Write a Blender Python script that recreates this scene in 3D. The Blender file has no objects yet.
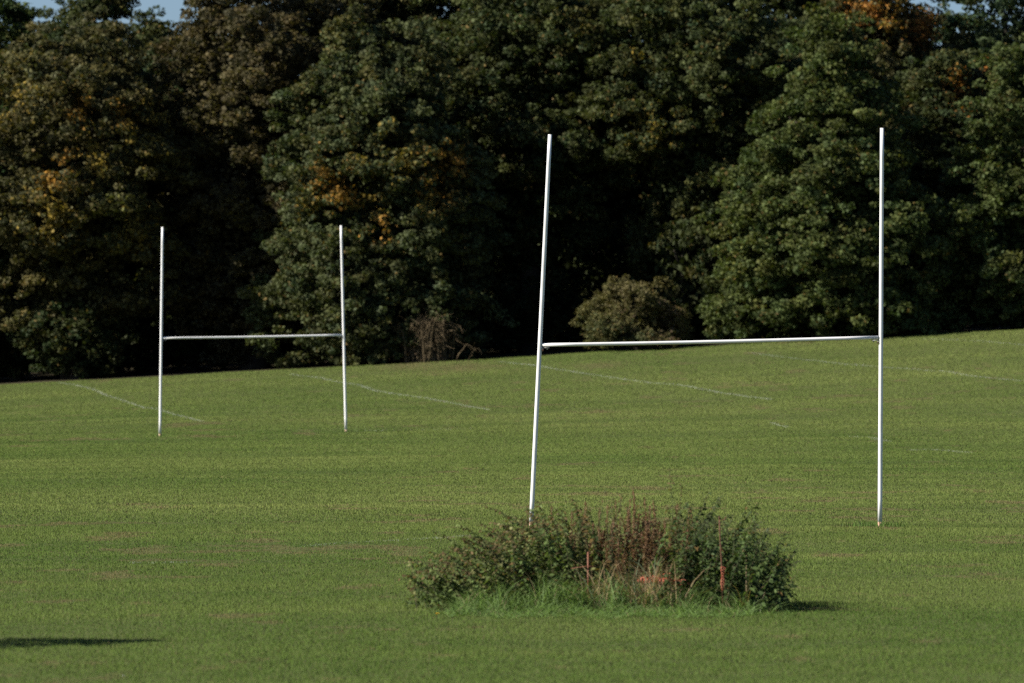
import bpy, math, random
import numpy as np

rad = math.radians
sc = bpy.context.scene
C = sc.collection
random.seed(7)
RNG = np.random.default_rng(11)

# ------------------------------------------------------------------ survey
F = 7200.0            # focal length in pixels (a long telephoto lens)
CAM_Z = 3.24          # eye height above the pitch
HOR = 329.0           # picture row of the true horizon
CX = 512.0
TREE_Y = 280.0        # distance of the wood edge


def terrain(x, y):
    x = np.asarray(x, float); y = np.asarray(y, float)
    t = np.clip((y - 140.0) / 140.0, 0, 1)
    xc = 60.0 * np.tanh(x / 60.0)
    z = 2.12 * t ** 3.45 + 0.056 * xc * t ** 1.5
    z = z + 0.012 * np.clip(y - TREE_Y, 0, 90)
    k = np.clip((y - 30) / 40.0, 0, 1)
    z = z + k * (0.012 * np.sin(x * 0.9 + y * 0.13) + 0.010 * np.sin(x * 0.37 - y * 0.21 + 1.3))
    return z


def tz(x, y):
    return float(terrain(x, y))


def wx(px, d):
    return (px - CX) / F * d


def wz(py, d):
    return CAM_Z + (HOR - py) / F * d


def ground_at(px, py):
    """where the line of sight meets the field"""
    d = 40.0
    while d < 330.0:
        if wz(py, d) <= tz(wx(px, d), d):
            break
        d += 0.25
    lo, hi = d - 0.25, d
    for _ in range(20):
        m = (lo + hi) / 2
        if wz(py, m) <= tz(wx(px, m), m):
            hi = m
        else:
            lo = m
    return wx(px, hi), hi


def vnoise(x, y, seed, sx, sy, octaves=3):
    """smooth value noise, about -1..1"""
    out = np.zeros_like(np.asarray(x, float)); amp = 1.0; tot = 0
    for o in range(octaves):
        g = np.random.default_rng(seed + o * 17).uniform(-1, 1, (64, 64))
        u = np.asarray(x) / sx * 2 ** o + 31.7; v = np.asarray(y) / sy * 2 ** o + 17.3
        iu = np.floor(u).astype(int); iv = np.floor(v).astype(int)
        fu = u - iu; fv = v - iv
        fu = fu * fu * (3 - 2 * fu); fv = fv * fv * (3 - 2 * fv)
        a = g[iu % 64, iv % 64]; b = g[(iu + 1) % 64, iv % 64]
        c = g[iu % 64, (iv + 1) % 64]; d = g[(iu + 1) % 64, (iv + 1) % 64]
        out += amp * ((a * (1 - fu) + b * fu) * (1 - fv) + (c * (1 - fu) + d * fu) * fv)
        tot += amp; amp *= 0.55
    return out / tot * 1.6


# ------------------------------------------------------------------ objects
def tag(o, label=None, cat=None, group=None, kind=None):
    if label: o['label'] = label
    if cat: o['category'] = cat
    if group: o['group'] = group
    if kind: o['kind'] = kind
    return o


def empty(name, loc):
    o = bpy.data.objects.new(name, None)
    o.empty_display_size = 0.3
    o.location = loc
    C.objects.link(o)
    return o


def mesh_obj(name, verts, faces, mat, parent=None, cols=None, smooth=False, local=True):
    """verts (n,3) array in world space, faces (m,k) array or list of arrays -> ONE mesh object"""
    verts = np.asarray(verts, np.float32)
    if parent is not None and local:
        verts = verts - np.array(parent.matrix_world_loc if hasattr(parent, 'matrix_world_loc') else root_loc(parent), np.float32)
    fl = faces if isinstance(faces, list) else [faces]
    fl = [np.asarray(f, np.int32) for f in fl if len(f)]
    me = bpy.data.meshes.new(name)
    me.vertices.add(len(verts)); me.vertices.foreach_set('co', verts.ravel())
    nl = sum(f.size for f in fl); npoly = sum(len(f) for f in fl)
    me.loops.add(nl); me.polygons.add(npoly)
    me.loops.foreach_set('vertex_index', np.concatenate([f.ravel() for f in fl]))
    starts = []; p = 0
    for f in fl:
        k = f.shape[1]
        starts.append(p + np.arange(len(f), dtype=np.int32) * k); p += f.size
    me.polygons.foreach_set('loop_start', np.concatenate(starts).astype(np.int32))
    if smooth:
        me.polygons.foreach_set('use_smooth', np.ones(npoly, bool))
    me.update(calc_edges=True)
    if cols is not None:
        cols = np.asarray(cols, np.float32)
        a = me.attributes.new('tint', 'FLOAT_COLOR', 'FACE')
        rgba = np.ones((npoly, 4), np.float32); rgba[:, :3] = cols
        a.data.foreach_set('color', rgba.ravel())
    me.materials.append(mat)
    o = bpy.data.objects.new(name, me)
    C.objects.link(o)
    if parent is not None:
        o.parent = parent
    return o


def root_loc(o):
    l = np.array(o.location)
    while o.parent is not None:
        o = o.parent
        l = l + np.array(o.location)
    return l


class Geo:
    """collects tubes, boxes and ribbons for one mesh"""
    def __init__(self):
        self.v = []; self.q = []; self.t = []; self.n = 0; self.cq = []; self.ct = []

    def tube(self, pts, radii, sides=8, caps=True):
        pts = [np.array(p, float) for p in pts]
        rings = []
        for i, p in enumerate(pts):
            d = pts[min(i + 1, len(pts) - 1)] - pts[max(i - 1, 0)]
            d = d / (np.linalg.norm(d) + 1e-9)
            ref = np.array([0, 0, 1.0]) if abs(d[2]) < 0.9 else np.array([0, 1.0, 0])
            a = np.cross(d, ref); a /= np.linalg.norm(a)
            b = np.cross(d, a)
            r = radii[i] if hasattr(radii, '__len__') else radii
            idx = []
            for k in range(sides):
                th = 2 * math.pi * k / sides
                self.v.append(p + r * (math.cos(th) * a + math.sin(th) * b)); idx.append(self.n); self.n += 1
            rings.append(idx)
        for i in range(len(rings) - 1):
            for k in range(sides):
                k2 = (k + 1) % sides
                self.q.append((rings[i][k], rings[i + 1][k], rings[i + 1][k2], rings[i][k2]))
        if caps:
            for ring, p, s in ((rings[0], pts[0], 1), (rings[-1], pts[-1], -1)):
                self.v.append(p); c = self.n; self.n += 1
                for k in range(sides):
                    k2 = (k + 1) % sides
                    self.t.append((c, ring[k], ring[k2]) if s > 0 else (c, ring[k2], ring[k]))

    def box(self, c, s):
        c = np.array(c); s = np.array(s) / 2; b = self.n
        for dx in (-1, 1):
            for dy in (-1, 1):
                for dz in (-1, 1):
                    self.v.append(c + s * np.array([dx, dy, dz]))
        self.n += 8
        for f in ((0, 1, 3, 2), (4, 6, 7, 5), (0, 4, 5, 1), (2, 3, 7, 6), (0, 2, 6, 4), (1, 5, 7, 3)):
            self.q.append(tuple(b + i for i in f))

    def ribbon(self, pts, widths, side, col=None):
        side = np.array(side, float); b = self.n
        for p, w in zip(pts, widths):
            p = np.array(p, float)
            self.v.append(p - side * w / 2); self.v.append(p + side * w / 2)
        self.n += 2 * len(pts)
        for i in range(len(pts) - 1):
            self.q.append((b + 2 * i, b + 2 * i + 1, b + 2 * i + 3, b + 2 * i + 2))
            if col is not None: self.cq.append(col)

    def leaf(self, base, axis, nrm, length, width, col=None, fold=0.2):
        base = np.array(base, float); axis = np.array(axis, float)
        axis /= np.linalg.norm(axis) + 1e-9
        s = np.cross(axis, nrm); s /= np.linalg.norm(s) + 1e-9
        n = np.cross(s, axis); b = self.n
        mid = base + axis * length * 0.42
        self.v += [base, mid + s * width / 2 + n * width * fold, base + axis * length, mid - s * width / 2 + n * width * fold]
        self.n += 4
        self.q.append((b, b + 1, b + 2, b + 3))
        if col is not None: self.cq.append(col)

    def build(self, name, mat, parent=None, smooth=False):
        fs = []
        if self.q: fs.append(np.array(self.q, np.int32))
        if self.t: fs.append(np.array(self.t, np.int32))
        return mesh_obj(name, np.array(self.v), fs, mat, parent, self.cq if self.cq else None, smooth)


# ------------------------------------------------------------------ materials
def new_mat(name):
    m = bpy.data.materials.new(name); m.use_nodes = True
    nt = m.node_tree; nt.nodes.clear()
    out = nt.nodes.new('ShaderNodeOutputMaterial')
    return m, nt, out


def principled_mat(name, col, rough=0.6, spec=0.4, noise=None, metal=0.0, bump=0.0):
    m, nt, out = new_mat(name)
    p = nt.nodes.new('ShaderNodeBsdfPrincipled')
    p.inputs['Base Color'].default_value = (*col, 1)
    p.inputs['Roughness'].default_value = rough
    p.inputs['Specular IOR Level'].default_value = spec
    p.inputs['Metallic'].default_value = metal
    if noise:
        scale, col2, lo, hi = noise
        tc = nt.nodes.new('ShaderNodeTexCoord')
        n = nt.nodes.new('ShaderNodeTexNoise'); n.inputs['Scale'].default_value = scale
        n.inputs['Detail'].default_value = 6
        r = nt.nodes.new('ShaderNodeValToRGB')
        r.color_ramp.elements[0].position = lo; r.color_ramp.elements[1].position = hi
        r.color_ramp.elements[0].color = (*col, 1); r.color_ramp.elements[1].color = (*col2, 1)
        nt.links.new(tc.outputs['Object'], n.inputs['Vector'])
        nt.links.new(n.outputs['Fac'], r.inputs['Fac'])
        nt.links.new(r.outputs['Color'], p.inputs['Base Color'])
        if bump:
            b = nt.nodes.new('ShaderNodeBump'); b.inputs['Strength'].default_value = bump
            b.inputs['Distance'].default_value = 0.02
            nt.links.new(n.outputs['Fac'], b.inputs['Height'])
            nt.links.new(b.outputs['Normal'], p.inputs['Normal'])
    nt.links.new(p.outputs[0], out.inputs['Surface'])
    return m


def leaf_mat(name, trans=0.25, rough=0.45, spec=0.4, tscale=(1.2, 1.3, 0.6), up=0.0):
    m, nt, out = new_mat(name)
    at = nt.nodes.new('ShaderNodeAttribute'); at.attribute_name = 'tint'
    p = nt.nodes.new('ShaderNodeBsdfPrincipled')
    p.inputs['Roughness'].default_value = rough
    p.inputs['Specular IOR Level'].default_value = spec
    tr = nt.nodes.new('ShaderNodeBsdfTranslucent')
    mul = nt.nodes.new('ShaderNodeVectorMath'); mul.operation = 'MULTIPLY'
    mul.inputs[1].default_value = tscale
    mix = nt.nodes.new('ShaderNodeMixShader'); mix.inputs[0].default_value = trans
    nt.links.new(at.outputs['Color'], p.inputs['Base Color'])
    if up:      # fine curved blades: their averaged normal leans towards the sky
        ge = nt.nodes.new('ShaderNodeNewGeometry')
        sc_ = nt.nodes.new('ShaderNodeVectorMath'); sc_.operation = 'SCALE'; sc_.inputs['Scale'].default_value = 1 - up
        ad = nt.nodes.new('ShaderNodeVectorMath'); ad.operation = 'ADD'; ad.inputs[1].default_value = (0, 0, up)
        no = nt.nodes.new('ShaderNodeVectorMath'); no.operation = 'NORMALIZE'
        nt.links.new(ge.outputs['Normal'], sc_.inputs[0]); nt.links.new(sc_.outputs[0], ad.inputs[0]); nt.links.new(ad.outputs[0], no.inputs[0])
        nt.links.new(no.outputs[0], p.inputs['Normal'])
    nt.links.new(at.outputs['Color'], mul.inputs[0])
    nt.links.new(mul.outputs[0], tr.inputs['Color'])
    nt.links.new(p.outputs[0], mix.inputs[1]); nt.links.new(tr.outputs[0], mix.inputs[2])
    nt.links.new(mix.outputs[0], out.inputs['Surface'])
    return m


M_LEAF = leaf_mat('tree_leaf', 0.22, 0.65, 0.12)
M_HERB = leaf_mat('weed_leaf', 0.3, 0.6, 0.15, up=0.3)
M_LONG = leaf_mat('long_grass_blade', 0.25, 0.6, 0.1, up=0.45)
M_GRASS = leaf_mat('mown_grass_blade', 0.2, 0.7, 0.10, up=0.82)
M_BARK = principled_mat('bark', (0.035, 0.03, 0.022), 0.9, 0.2, (6.0, (0.07, 0.06, 0.045), 0.35, 0.7), bump=0.6)
M_TWIG = principled_mat('dry_twig', (0.085, 0.064, 0.036), 0.9, 0.2, (4.0, (0.14, 0.105, 0.06), 0.35, 0.7))
M_PAINT = principled_mat('white_post_paint', (0.74, 0.74, 0.73), 0.38, 0.5, (2.2, (0.56, 0.56, 0.52), 0.52, 0.78))
M_RUST = principled_mat('rusty_iron', (0.08, 0.038, 0.025), 0.85, 0.3, (30.0, (0.16, 0.07, 0.04), 0.4, 0.65), bump=0.4)
M_FOOT = principled_mat('worn_rusty_foot', (0.36, 0.19, 0.12), 0.8, 0.3, (14.0, (0.60, 0.45, 0.36), 0.4, 0.7))
M_STEEL = principled_mat('galvanised_bracket', (0.42, 0.41, 0.38), 0.5, 0.5, (25.0, (0.25, 0.18, 0.12), 0.5, 0.75))
M_NET = principled_mat('orange_safety_mesh', (0.34, 0.075, 0.032), 0.5, 0.4, (12.0, (0.45, 0.16, 0.10), 0.4, 0.7))
M_FADED = principled_mat('faded_orange_strip', (0.24, 0.085, 0.045), 0.6, 0.3, (20.0, (0.17, 0.075, 0.045), 0.4, 0.7))
M_DOCKSTEM = principled_mat('dead_dock_stem', (0.13, 0.065, 0.035), 0.8, 0.3, (9.0, (0.21, 0.12, 0.07), 0.4, 0.7))
M_STEM = principled_mat('green_stem', (0.06, 0.07, 0.03), 0.7, 0.3, (9.0, (0.10, 0.06, 0.04), 0.4, 0.7))
M_YELLOW = principled_mat('dandelion_petals', (0.75, 0.50, 0.01), 0.6, 0.3)
M_WHITE = principled_mat('daisy_petals', (0.75, 0.75, 0.72), 0.6, 0.3)


def ground_mat(name, c0, c1, c2):
    m, nt, out = new_mat(name)
    tc = nt.nodes.new('ShaderNodeTexCoord')
    p = nt.nodes.new('ShaderNodeBsdfPrincipled'); p.inputs['Roughness'].default_value = 0.95
    p.inputs['Specular IOR Level'].default_value = 0.1
    n1 = nt.nodes.new('ShaderNodeTexNoise'); n1.inputs['Scale'].default_value = 0.35; n1.inputs['Detail'].default_value = 8
    n2 = nt.nodes.new('ShaderNodeTexNoise'); n2.inputs['Scale'].default_value = 14.0; n2.inputs['Detail'].default_value = 5
    r1 = nt.nodes.new('ShaderNodeValToRGB')
    r1.color_ramp.elements[0].position = 0.3; r1.color_ramp.elements[1].position = 0.7
    r1.color_ramp.elements[0].color = (*c0, 1); r1.color_ramp.elements[1].color = (*c1, 1)
    mx = nt.nodes.new('ShaderNodeMixRGB'); mx.inputs[2].default_value = (*c2, 1)
    nt.links.new(tc.outputs['Object'], n1.inputs['Vector']); nt.links.new(tc.outputs['Object'], n2.inputs['Vector'])
    nt.links.new(n1.outputs['Fac'], r1.inputs['Fac'])
    r2 = nt.nodes.new('ShaderNodeValToRGB')
    r2.color_ramp.elements[0].position = 0.42; r2.color_ramp.elements[1].position = 0.72
    nt.links.new(n2.outputs['Fac'], r2.inputs['Fac'])
    nt.links.new(r2.outputs['Color'], mx.inputs[0])
    nt.links.new(r1.outputs['Color'], mx.inputs[1])
    b = nt.nodes.new('ShaderNodeBump'); b.inputs['Strength'].default_value = 0.6; b.inputs['Distance'].default_value = 0.04
    nt.links.new(n2.outputs['Fac'], b.inputs['Height'])
    nt.links.new(mx.outputs[0], p.inputs['Base Color']); nt.links.new(b.outputs['Normal'], p.inputs['Normal'])
    nt.links.new(p.outputs[0], out.inputs['Surface'])
    return m


M_FIELD = ground_mat('field_turf', (0.062, 0.082, 0.022), (0.078, 0.094, 0.029), (0.085, 0.082, 0.034))
M_FLOOR = ground_mat('leaf_litter', (0.035, 0.028, 0.018), (0.055, 0.042, 0.026), (0.03, 0.034, 0.015))


# ------------------------------------------------------------------ ground
def sheet(name, xs, ys, mat):
    X, Y = np.meshgrid(xs, ys)
    Z = terrain(X, Y)
    v = np.stack([X.ravel(), Y.ravel(), Z.ravel()], 1)
    nx, ny = len(xs), len(ys)
    i = (np.arange(ny - 1)[:, None] * nx + np.arange(nx - 1)[None, :]).ravel()
    f = np.stack([i, i + 1, i + nx + 1, i + nx], 1)
    return tag(mesh_obj(name, v, f, mat, smooth=True), kind='structure')


EDGE = 281.6
xs = np.concatenate([np.linspace(-1500, -80, 30), np.arange(-60, 60.1, 1.0), np.linspace(80, 1500, 30)])
sheet('playing_field', xs, np.concatenate([np.linspace(-600, 20, 20), np.arange(30, 281.5, 1.5), [EDGE]]), M_FIELD)
sheet('woodland_floor', xs, np.concatenate([[EDGE], np.arange(283, 372, 2.0), np.linspace(400, 4000, 30)]), M_FLOOR)

# ------------------------------------------------------------------ grass
LINES = [  # white pitch markings, picture points followed on the ground, paint strength
    ([(58, 382.8), (75, 385), (92, 389), (105, 395), (120, 399.5), (135, 405), (145, 408), (158, 409.5), (172, 414), (190, 418.5), (203, 422)], 0.62),
    ([(290, 374.5), (320, 378), (340, 383), (358, 385), (376, 391), (400, 395), (424, 398), (445, 402), (470, 407), (489, 410)], 0.55),
    ([(500, 362), (530, 365), (560, 370), (600, 376), (650, 383), (685, 386), (715, 392), (735, 395), (770, 399.5)], 0.55),
    ([(771, 423.3), (788, 427.6)], 0.65),
    ([(750, 353), (790, 358), (840, 364), (885, 367.5), (945, 372), (970, 376), (1030, 382)], 0.48),
    ([(925, 339), (950, 340), (985, 341.5), (1030, 346)], 0.38),
    ([(850, 437), (872, 438), (888, 442)], 0.42),
    ([(908, 451), (930, 449.5), (945, 451), (970, 453.5)], 0.40),
    ([(350, 431), (400, 430.5), (470, 429)], 0.22),
    ([(300, 547), (340, 543.5), (400, 541), (440, 538.5), (470, 536.5)], 0.22),
    ([(130, 564), (188, 562.5)], 0.20),
]


def blades(xs, ys, w, h, cols, rng, name, mat):
    n = len(xs)
    z = terrain(xs, ys)
    az = rng.uniform(0, 2 * math.pi, n)
    lean_az = rng.uniform(0, 2 * math.pi, n); lean = np.abs(rng.normal(0, 0.45, n)) * h
    v = np.empty((n, 3, 3), np.float32)
    dx = np.cos(az) * w / 2; dy = np.sin(az) * w / 2
    v[:, 0] = np.stack([xs - dx, ys - dy, z - 0.004], 1)
    v[:, 1] = np.stack([xs + dx, ys + dy, z - 0.004], 1)
    v[:, 2] = np.stack([xs + np.cos(lean_az) * lean, ys + np.sin(lean_az) * lean, z + h], 1)
    f = np.arange(n * 3, dtype=np.int32).reshape(-1, 3)
    return mesh_obj(name, v.reshape(-1, 3), f, mat, cols=cols)


WORN = [(211, 669, .10), (238, 663, .09), (262, 660, .07), (350, 588, .13), (372, 586, .12), (387, 597, .09), (388, 630, .08), (50, 664, .10), (10, 676, .09), (135, 505, .30), (160, 508, .25), (18, 583, .16), (985, 575, .18), (1005, 580, .14), (930, 642, .12),
        (672, 631, .10), (690, 630, .12), (705, 630, .09), (445, 630, .09), (476, 628, .08), (775, 533, .2), (600, 366, .7), (410, 366, 1.0), (460, 368, 1.0), (420, 645, .07), (330, 680, .09), (560, 668, .08), (800, 660, .1), (140, 604, .1), (620, 652, .07)]


def grass_field():
    rng = np.random.default_rng(3)
    X = []; Y = []; W = []
    for y0, y1, dens, w in ((60, 75, 1700, .0055), (75, 95, 1500, .006), (95, 120, 1100, .008), (120, 150, 700, .011), (150, 190, 620, .013), (190, 235, 480, .016), (235, 281.6, 430, .019)):
        half = 0.0711 * y1 * 1.2 + 2.6
        n = int(dens * (y1 - y0) * 2 * half)
        y = rng.uniform(y0, y1, n); x = rng.uniform(-half, half, n)
        k = np.abs(x) < 0.0711 * y * 1.2 + 2.6
        X.append(x[k]); Y.append(y[k]); W.append(np.full(k.sum(), w))
    X = np.concatenate(X); Y = np.concatenate(Y); W = np.concatenate(W) * rng.uniform(0.7, 1.35, len(X))
    big = vnoise(X, Y, 5, 9.0, 14.0, 3)           # broad worn and lush areas
    streak = vnoise(X, Y, 6, 7.0, 2.2, 3)         # mowing direction
    fine = vnoise(X, Y, 8, 0.55, 0.8, 2)
    H = 0.026 * (1 + 0.22 * streak + 0.22 * fine + 0.12 * big) * rng.uniform(0.6, 1.45, len(X))
    H = np.clip(H * (1 + 0.2 * vnoise(X, Y, 33, 45.0, 3.4, 2)), 0.012, 0.09)
    green = np.array([0.122, 0.196, 0.032]); yellow = np.array([0.216, 0.252, 0.076]); deep = np.array([0.070, 0.134, 0.022])
    dead = np.array([0.21, 0.148, 0.085])
    lane = vnoise(X, Y, 33, 45.0, 3.4, 2)      # mower lanes run across the view
    lush = np.clip((Y - 66) / 60, 0, 1)
    m = np.clip(0.22 + 0.33 * lush + 0.28 * big + 0.20 * streak + 0.08 * lane + rng.normal(0, 0.10, len(X)), 0, 1)[:, None]
    col = deep * (1 - m) + yellow * m
    m2 = rng.uniform(0, 1, (len(X), 1)) * 0.4
    col = col * (1 - m2) + green * m2
    # dry blades sprinkled, and worn dry patches
    patch = vnoise(X, Y, 21, 1.1, 2.2, 3) + 0.25 * vnoise(X, Y, 23, 14, 20, 1)
    pd = np.clip((patch - 0.74 + 0.10 * (Y < 90)) * 3.0, 0, 0.8)
    isdead = rng.uniform(0, 1, len(X)) < 0.035 + pd
    H = np.where(pd > 0.2, H * 0.75, H)
    for px, py, r in WORN:
        x0, y0 = ground_at(px, py)
        q = ((X - x0) / r) ** 2 + ((Y - y0) / (r * 2.6)) ** 2
        hit = rng.uniform(0, 1, len(X)) < 1.0 * np.exp(-q / 1.7)
        isdead |= hit; H = np.where(hit, H * 0.8, H)
    k = rng.uniform(0.35, 1.0, (len(X), 1))
    col = np.where(isdead[:, None], col * (1 - k) + dead * k, col)
    col = col * rng.uniform(0.84, 1.16, (len(X), 1)) * (1 + 0.03 * lane + 0.07 * streak)[:, None]
    # take out the blades under painted lines and give them to the lines
    taken = np.zeros(len(X), bool)
    wide = 0.05
    ln = 0
    for pts, strength in LINES:
        strength *= 0.62
        P = np.array([ground_at(*p) for p in pts])
        lo = P.min(0) - 1; hi = P.max(0) + 1
        cand = np.where((X > lo[0]) & (X < hi[0]) & (Y > lo[1]) & (Y < hi[1]))[0]
        dmin = np.full(len(cand), 9e9)
        q = np.stack([X[cand], Y[cand]], 1)
        for a, b in zip(P[:-1], P[1:]):
            ab = b - a
            t = np.clip(((q - a) @ ab) / (ab @ ab), 0, 1)
            dmin = np.minimum(dmin, np.hypot(*(q - a - t[:, None] * ab).T))
        wl = wide * (1.5 if strength < 0.35 else 1.0)
        sel = cand[(dmin < wl) & ~taken[cand]]
        taken[sel] = True
        # denser painted blades in the strip
        rep = np.repeat(sel, 6)
        xx = X[rep] + rng.normal(0, 0.02, len(rep)); yy = Y[rep] + rng.normal(0, 0.03, len(rep))
        painted = (rng.uniform(0, 1, (len(rep), 1)) < strength).astype(float)
        kk = painted * rng.uniform(0.5, 1.0, (len(rep), 1))
        cc = col[rep] * (1 - kk) + np.array([0.62, 0.64, 0.60]) * kk
        o = blades(xx, yy, W[rep], H[rep] * 1.05, cc, rng, 'pitch_line', M_GRASS)
        tag(o, kind='structure')
    keep = ~taken
    # no turf under the weed clump middle
    o = blades(X[keep], Y[keep], W[keep], H[keep], col[keep], rng, 'mown_grass', M_GRASS)
    tag(o, 'short mown green grass covering the sloping playing field', 'grass', kind='stuff')


grass_field()


# ------------------------------------------------------------------ trees
def unit(a):
    return a / (np.linalg.norm(a, axis=1, keepdims=True) + 1e-9)


def leaf_cloud(pos, axis, nrm, size, aspect, rng):
    n = len(pos)
    axis = unit(axis); s = unit(np.cross(axis, nrm)); nn = np.cross(s, axis)
    L = size[:, None]; Wd = L * aspect
    fold = (rng.uniform(0.05, 0.3, (n, 1))) * Wd
    v = np.empty((n, 4, 3), np.float32)
    v[:, 0] = pos - axis * L * 0.5
    v[:, 1] = pos - axis * L * 0.05 + s * Wd * 0.5 + nn * fold
    v[:, 2] = pos + axis * L * 0.5
    v[:, 3] = pos - axis * L * 0.05 - s * Wd * 0.5 + nn * fold
    return v.reshape(-1, 3)


PROFILES = {
    'round':  ([0, .12, .35, .6, .8, .93, 1.0], [.45, .78, 1.0, .98, .78, .48, .10]),
    'broad':  ([0, .10, .30, .55, .78, .92, 1.0], [.80, .95, 1.0, .93, .70, .42, .08]),
    'dome':   ([0, .15, .40, .65, .85, .95, 1.0], [.30, .62, .95, 1.0, .80, .52, .12]),
    'cone':   ([0, .12, .30, .55, .75, .90, 1.0], [.85, 1.0, .94, .72, .48, .25, .05]),
}

TREES = []


def tree(name, label, px, D, top, bot, hw, prof, tint, seed, spots=(), dens=1.0, group='trees along the wood edge',
         leaf=0.15, cat='tree', per=130, trunk=True, spray=0.62, front=True, flat=0.62, ball=0.65, droop=0.25, vary=0.22, depth=1.0):
    rng = np.random.default_rng(seed)
    cx = wx(px, D); R = hw / F * D
    z1 = wz(top, D); zg = tz(cx, D)
    z0 = max(wz(bot, D), zg + 0.15)
    Ry = min(R, 5.0) * depth
    root = empty(name, (cx, D, zg))
    us, rs = PROFILES[prof]
    Hc = z1 - z0
    area = 2 * math.pi * R * Hc * 0.75 + math.pi * R * R
    n = int(area * 0.46 * dens * (0.62 / spray) ** 1.3)
    # bough centres on and inside the lumpy shell
    cdf_u = np.linspace(0, 1, 200); w = np.interp(cdf_u, us, rs) + 0.08; cdf = np.cumsum(w); cdf /= cdf[-1]
    u = np.interp(rng.uniform(0, 1, n), cdf, cdf_u)
    th = rng.uniform(0, 2 * math.pi, n)
    if front:                                    # more of the detail on the side that faces the field
        flip = (np.sin(th) > 0.15) & (rng.uniform(0, 1, n) < 0.6)
        th = np.where(flip, -th, th)
    lob = np.zeros(n); 
    for k in range(7):
        a = rng.integers(1, 5); b = rng.uniform(1.0, 7.0); ph = rng.uniform(0, 6.28)
        lob += np.sin(a * th + b * u * 3.0 + ph) * rng.uniform(0.5, 1.0)
    lob = lob / 2.6
    shell = np.where(rng.uniform(0, 1, n) < 0.72, rng.uniform(0.86, 1.0, n), rng.uniform(0.55, 0.88, n))
    rr = np.interp(u, us, rs) * (1 + vary * lob) * shell
    # broken vertical tops
    zc = z0 + Hc * u + 0.35 * np.sin(3 * th + 9 * u) * (0.4 + 0.6 * (u > 0.1))
    out = np.stack([np.cos(th), np.sin(th), np.zeros(n)], 1)
    cen = np.stack([cx + R * rr * np.cos(th), D + Ry * rr * np.sin(th), zc], 1)
    # each bough carries a dozen leafy tufts, with air between the boughs
    kf = 14
    bs = spray * 1.75 * rng.uniform(0.55, 1.6, n)
    e = unit(rng.normal(0, 1, (n * kf, 3))) * rng.uniform(0.2, 1.25, (n * kf, 1)) ** 0.6
    ii = np.repeat(np.arange(n), kf); o_ = out[ii]; s_ = np.stack([-o_[:, 1], o_[:, 0], np.zeros(n * kf)], 1)
    bb = bs[ii][:, None]
    btone = (1 + rng.normal(0, 0.13, n))[ii]
    cen = cen[ii] + o_ * e[:, :1] * bb * 0.8 + s_ * e[:, 1:2] * bb
    cen[:, 2] += (e[:, 2:] * bb * 0.5 - (np.abs(e[:, :1]) + np.abs(e[:, 1:2])) * bb * droop)[:, 0]
    out = o_; n = n * kf
    zmin = terrain(cen[:, 0], cen[:, 1]) + 0.2
    cen[:, 2] = np.maximum(cen[:, 2], zmin + rng.uniform(0, 0.25, n))
    # colour of each bough
    base = np.array(tint) * 1.03
    bt = base * btone[:, None] * (1 + rng.normal(0, 0.12, (n, 1))) + np.array([1, 0.35, -0.1]) * rng.normal(0, 0.006, (n, 1))
    sp_r = spray * 0.50 * rng.uniform(0.5, 1.5, n)
    m = np.maximum((per * 0.42 * (sp_r / spray / 0.50) ** 2).astype(int), 8)
    idx = np.repeat(np.arange(n), m); N = len(idx)
    # leaves fill a flattened, drooping bough
    d = unit(rng.normal(0, 1, (N, 3))) * rng.uniform(0.15, 1, (N, 1)) ** 0.4
    o = out[idx]; side = np.stack([-o[:, 1], o[:, 0], np.zeros(N)], 1)
    r = sp_r[idx][:, None]
    a = d[:, :1] * r * 1.15; b = d[:, 1:2] * r; c = d[:, 2:] * r * flat
    pos = cen[idx] + o * a + side * b
    pos[:, 2] += (c - 0.5 * np.abs(a) * droop)[:, 0]
    nrm = unit(np.array([0, 0, 0.4]) + o * 0.2 + d * ball + rng.normal(0, 0.40, (N, 3)))
    ax = o * 0.7 + rng.normal(0, 0.75, (N, 3)) + np.array([0, 0, -0.35])
    ax = ax - nrm * np.sum(ax * nrm, 1, keepdims=True)
    size = leaf * rng.uniform(0.6, 1.35, N)
    col = bt[idx] * (1 + rng.normal(0, 0.20, (N, 1)))
    lp = pos + rng.normal(0, 0.12, (N, 3))
    for (sx, sy, sr, scol, amt) in spots:
        X = wx(sx, D); Z = wz(sy, D); rrr = sr / F * D
        g = np.exp(-(((lp[:, 0] - X) ** 2 + (lp[:, 2] - Z) ** 2) / rrr ** 2))
        g = g * (0.35 + 0.65 * (rng.uniform(0, 1, n)[idx] < 0.75))
        hit = rng.uniform(0, 1, N) < g * amt * 1.7
        k_ = rng.uniform(0.35, 1.0, (hit.sum(), 1))
        col[hit] = col[hit] * (1 - k_) + np.array(scol) * k_ * rng.uniform(0.6, 1.15, (hit.sum(), 1))
    odd = rng.uniform(0, 1, N) < 0.03
    col[odd] = np.array([0.15, 0.105, 0.035]) * rng.uniform(0.6, 1.1, (odd.sum(), 1))
    v1 = leaf_cloud(pos, ax, nrm, size, rng.uniform(0.6, 0.95, (N, 1)), rng)
    # coarser leaves deep inside
    n2 = int(area * Ry * 0.5 * 20 * min(dens, 1.0))
    u2 = np.interp(rng.uniform(0, 1, n2), cdf, cdf_u); t2 = rng.uniform(0, 6.283, n2)
    r2 = np.interp(u2, us, rs) * rng.uniform(0, 1, n2) ** 0.5 * 0.68
    p2 = np.stack([cx + R * r2 * np.cos(t2), D + Ry * r2 * np.sin(t2), z0 + Hc * u2 * 0.96], 1)
    p2[:, 2] = np.maximum(p2[:, 2], terrain(p2[:, 0], p2[:, 1]) + 0.2)
    nr2 = unit(rng.normal(0, 1, (n2, 3)) + np.array([0, -0.3, 0.6]))
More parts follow.
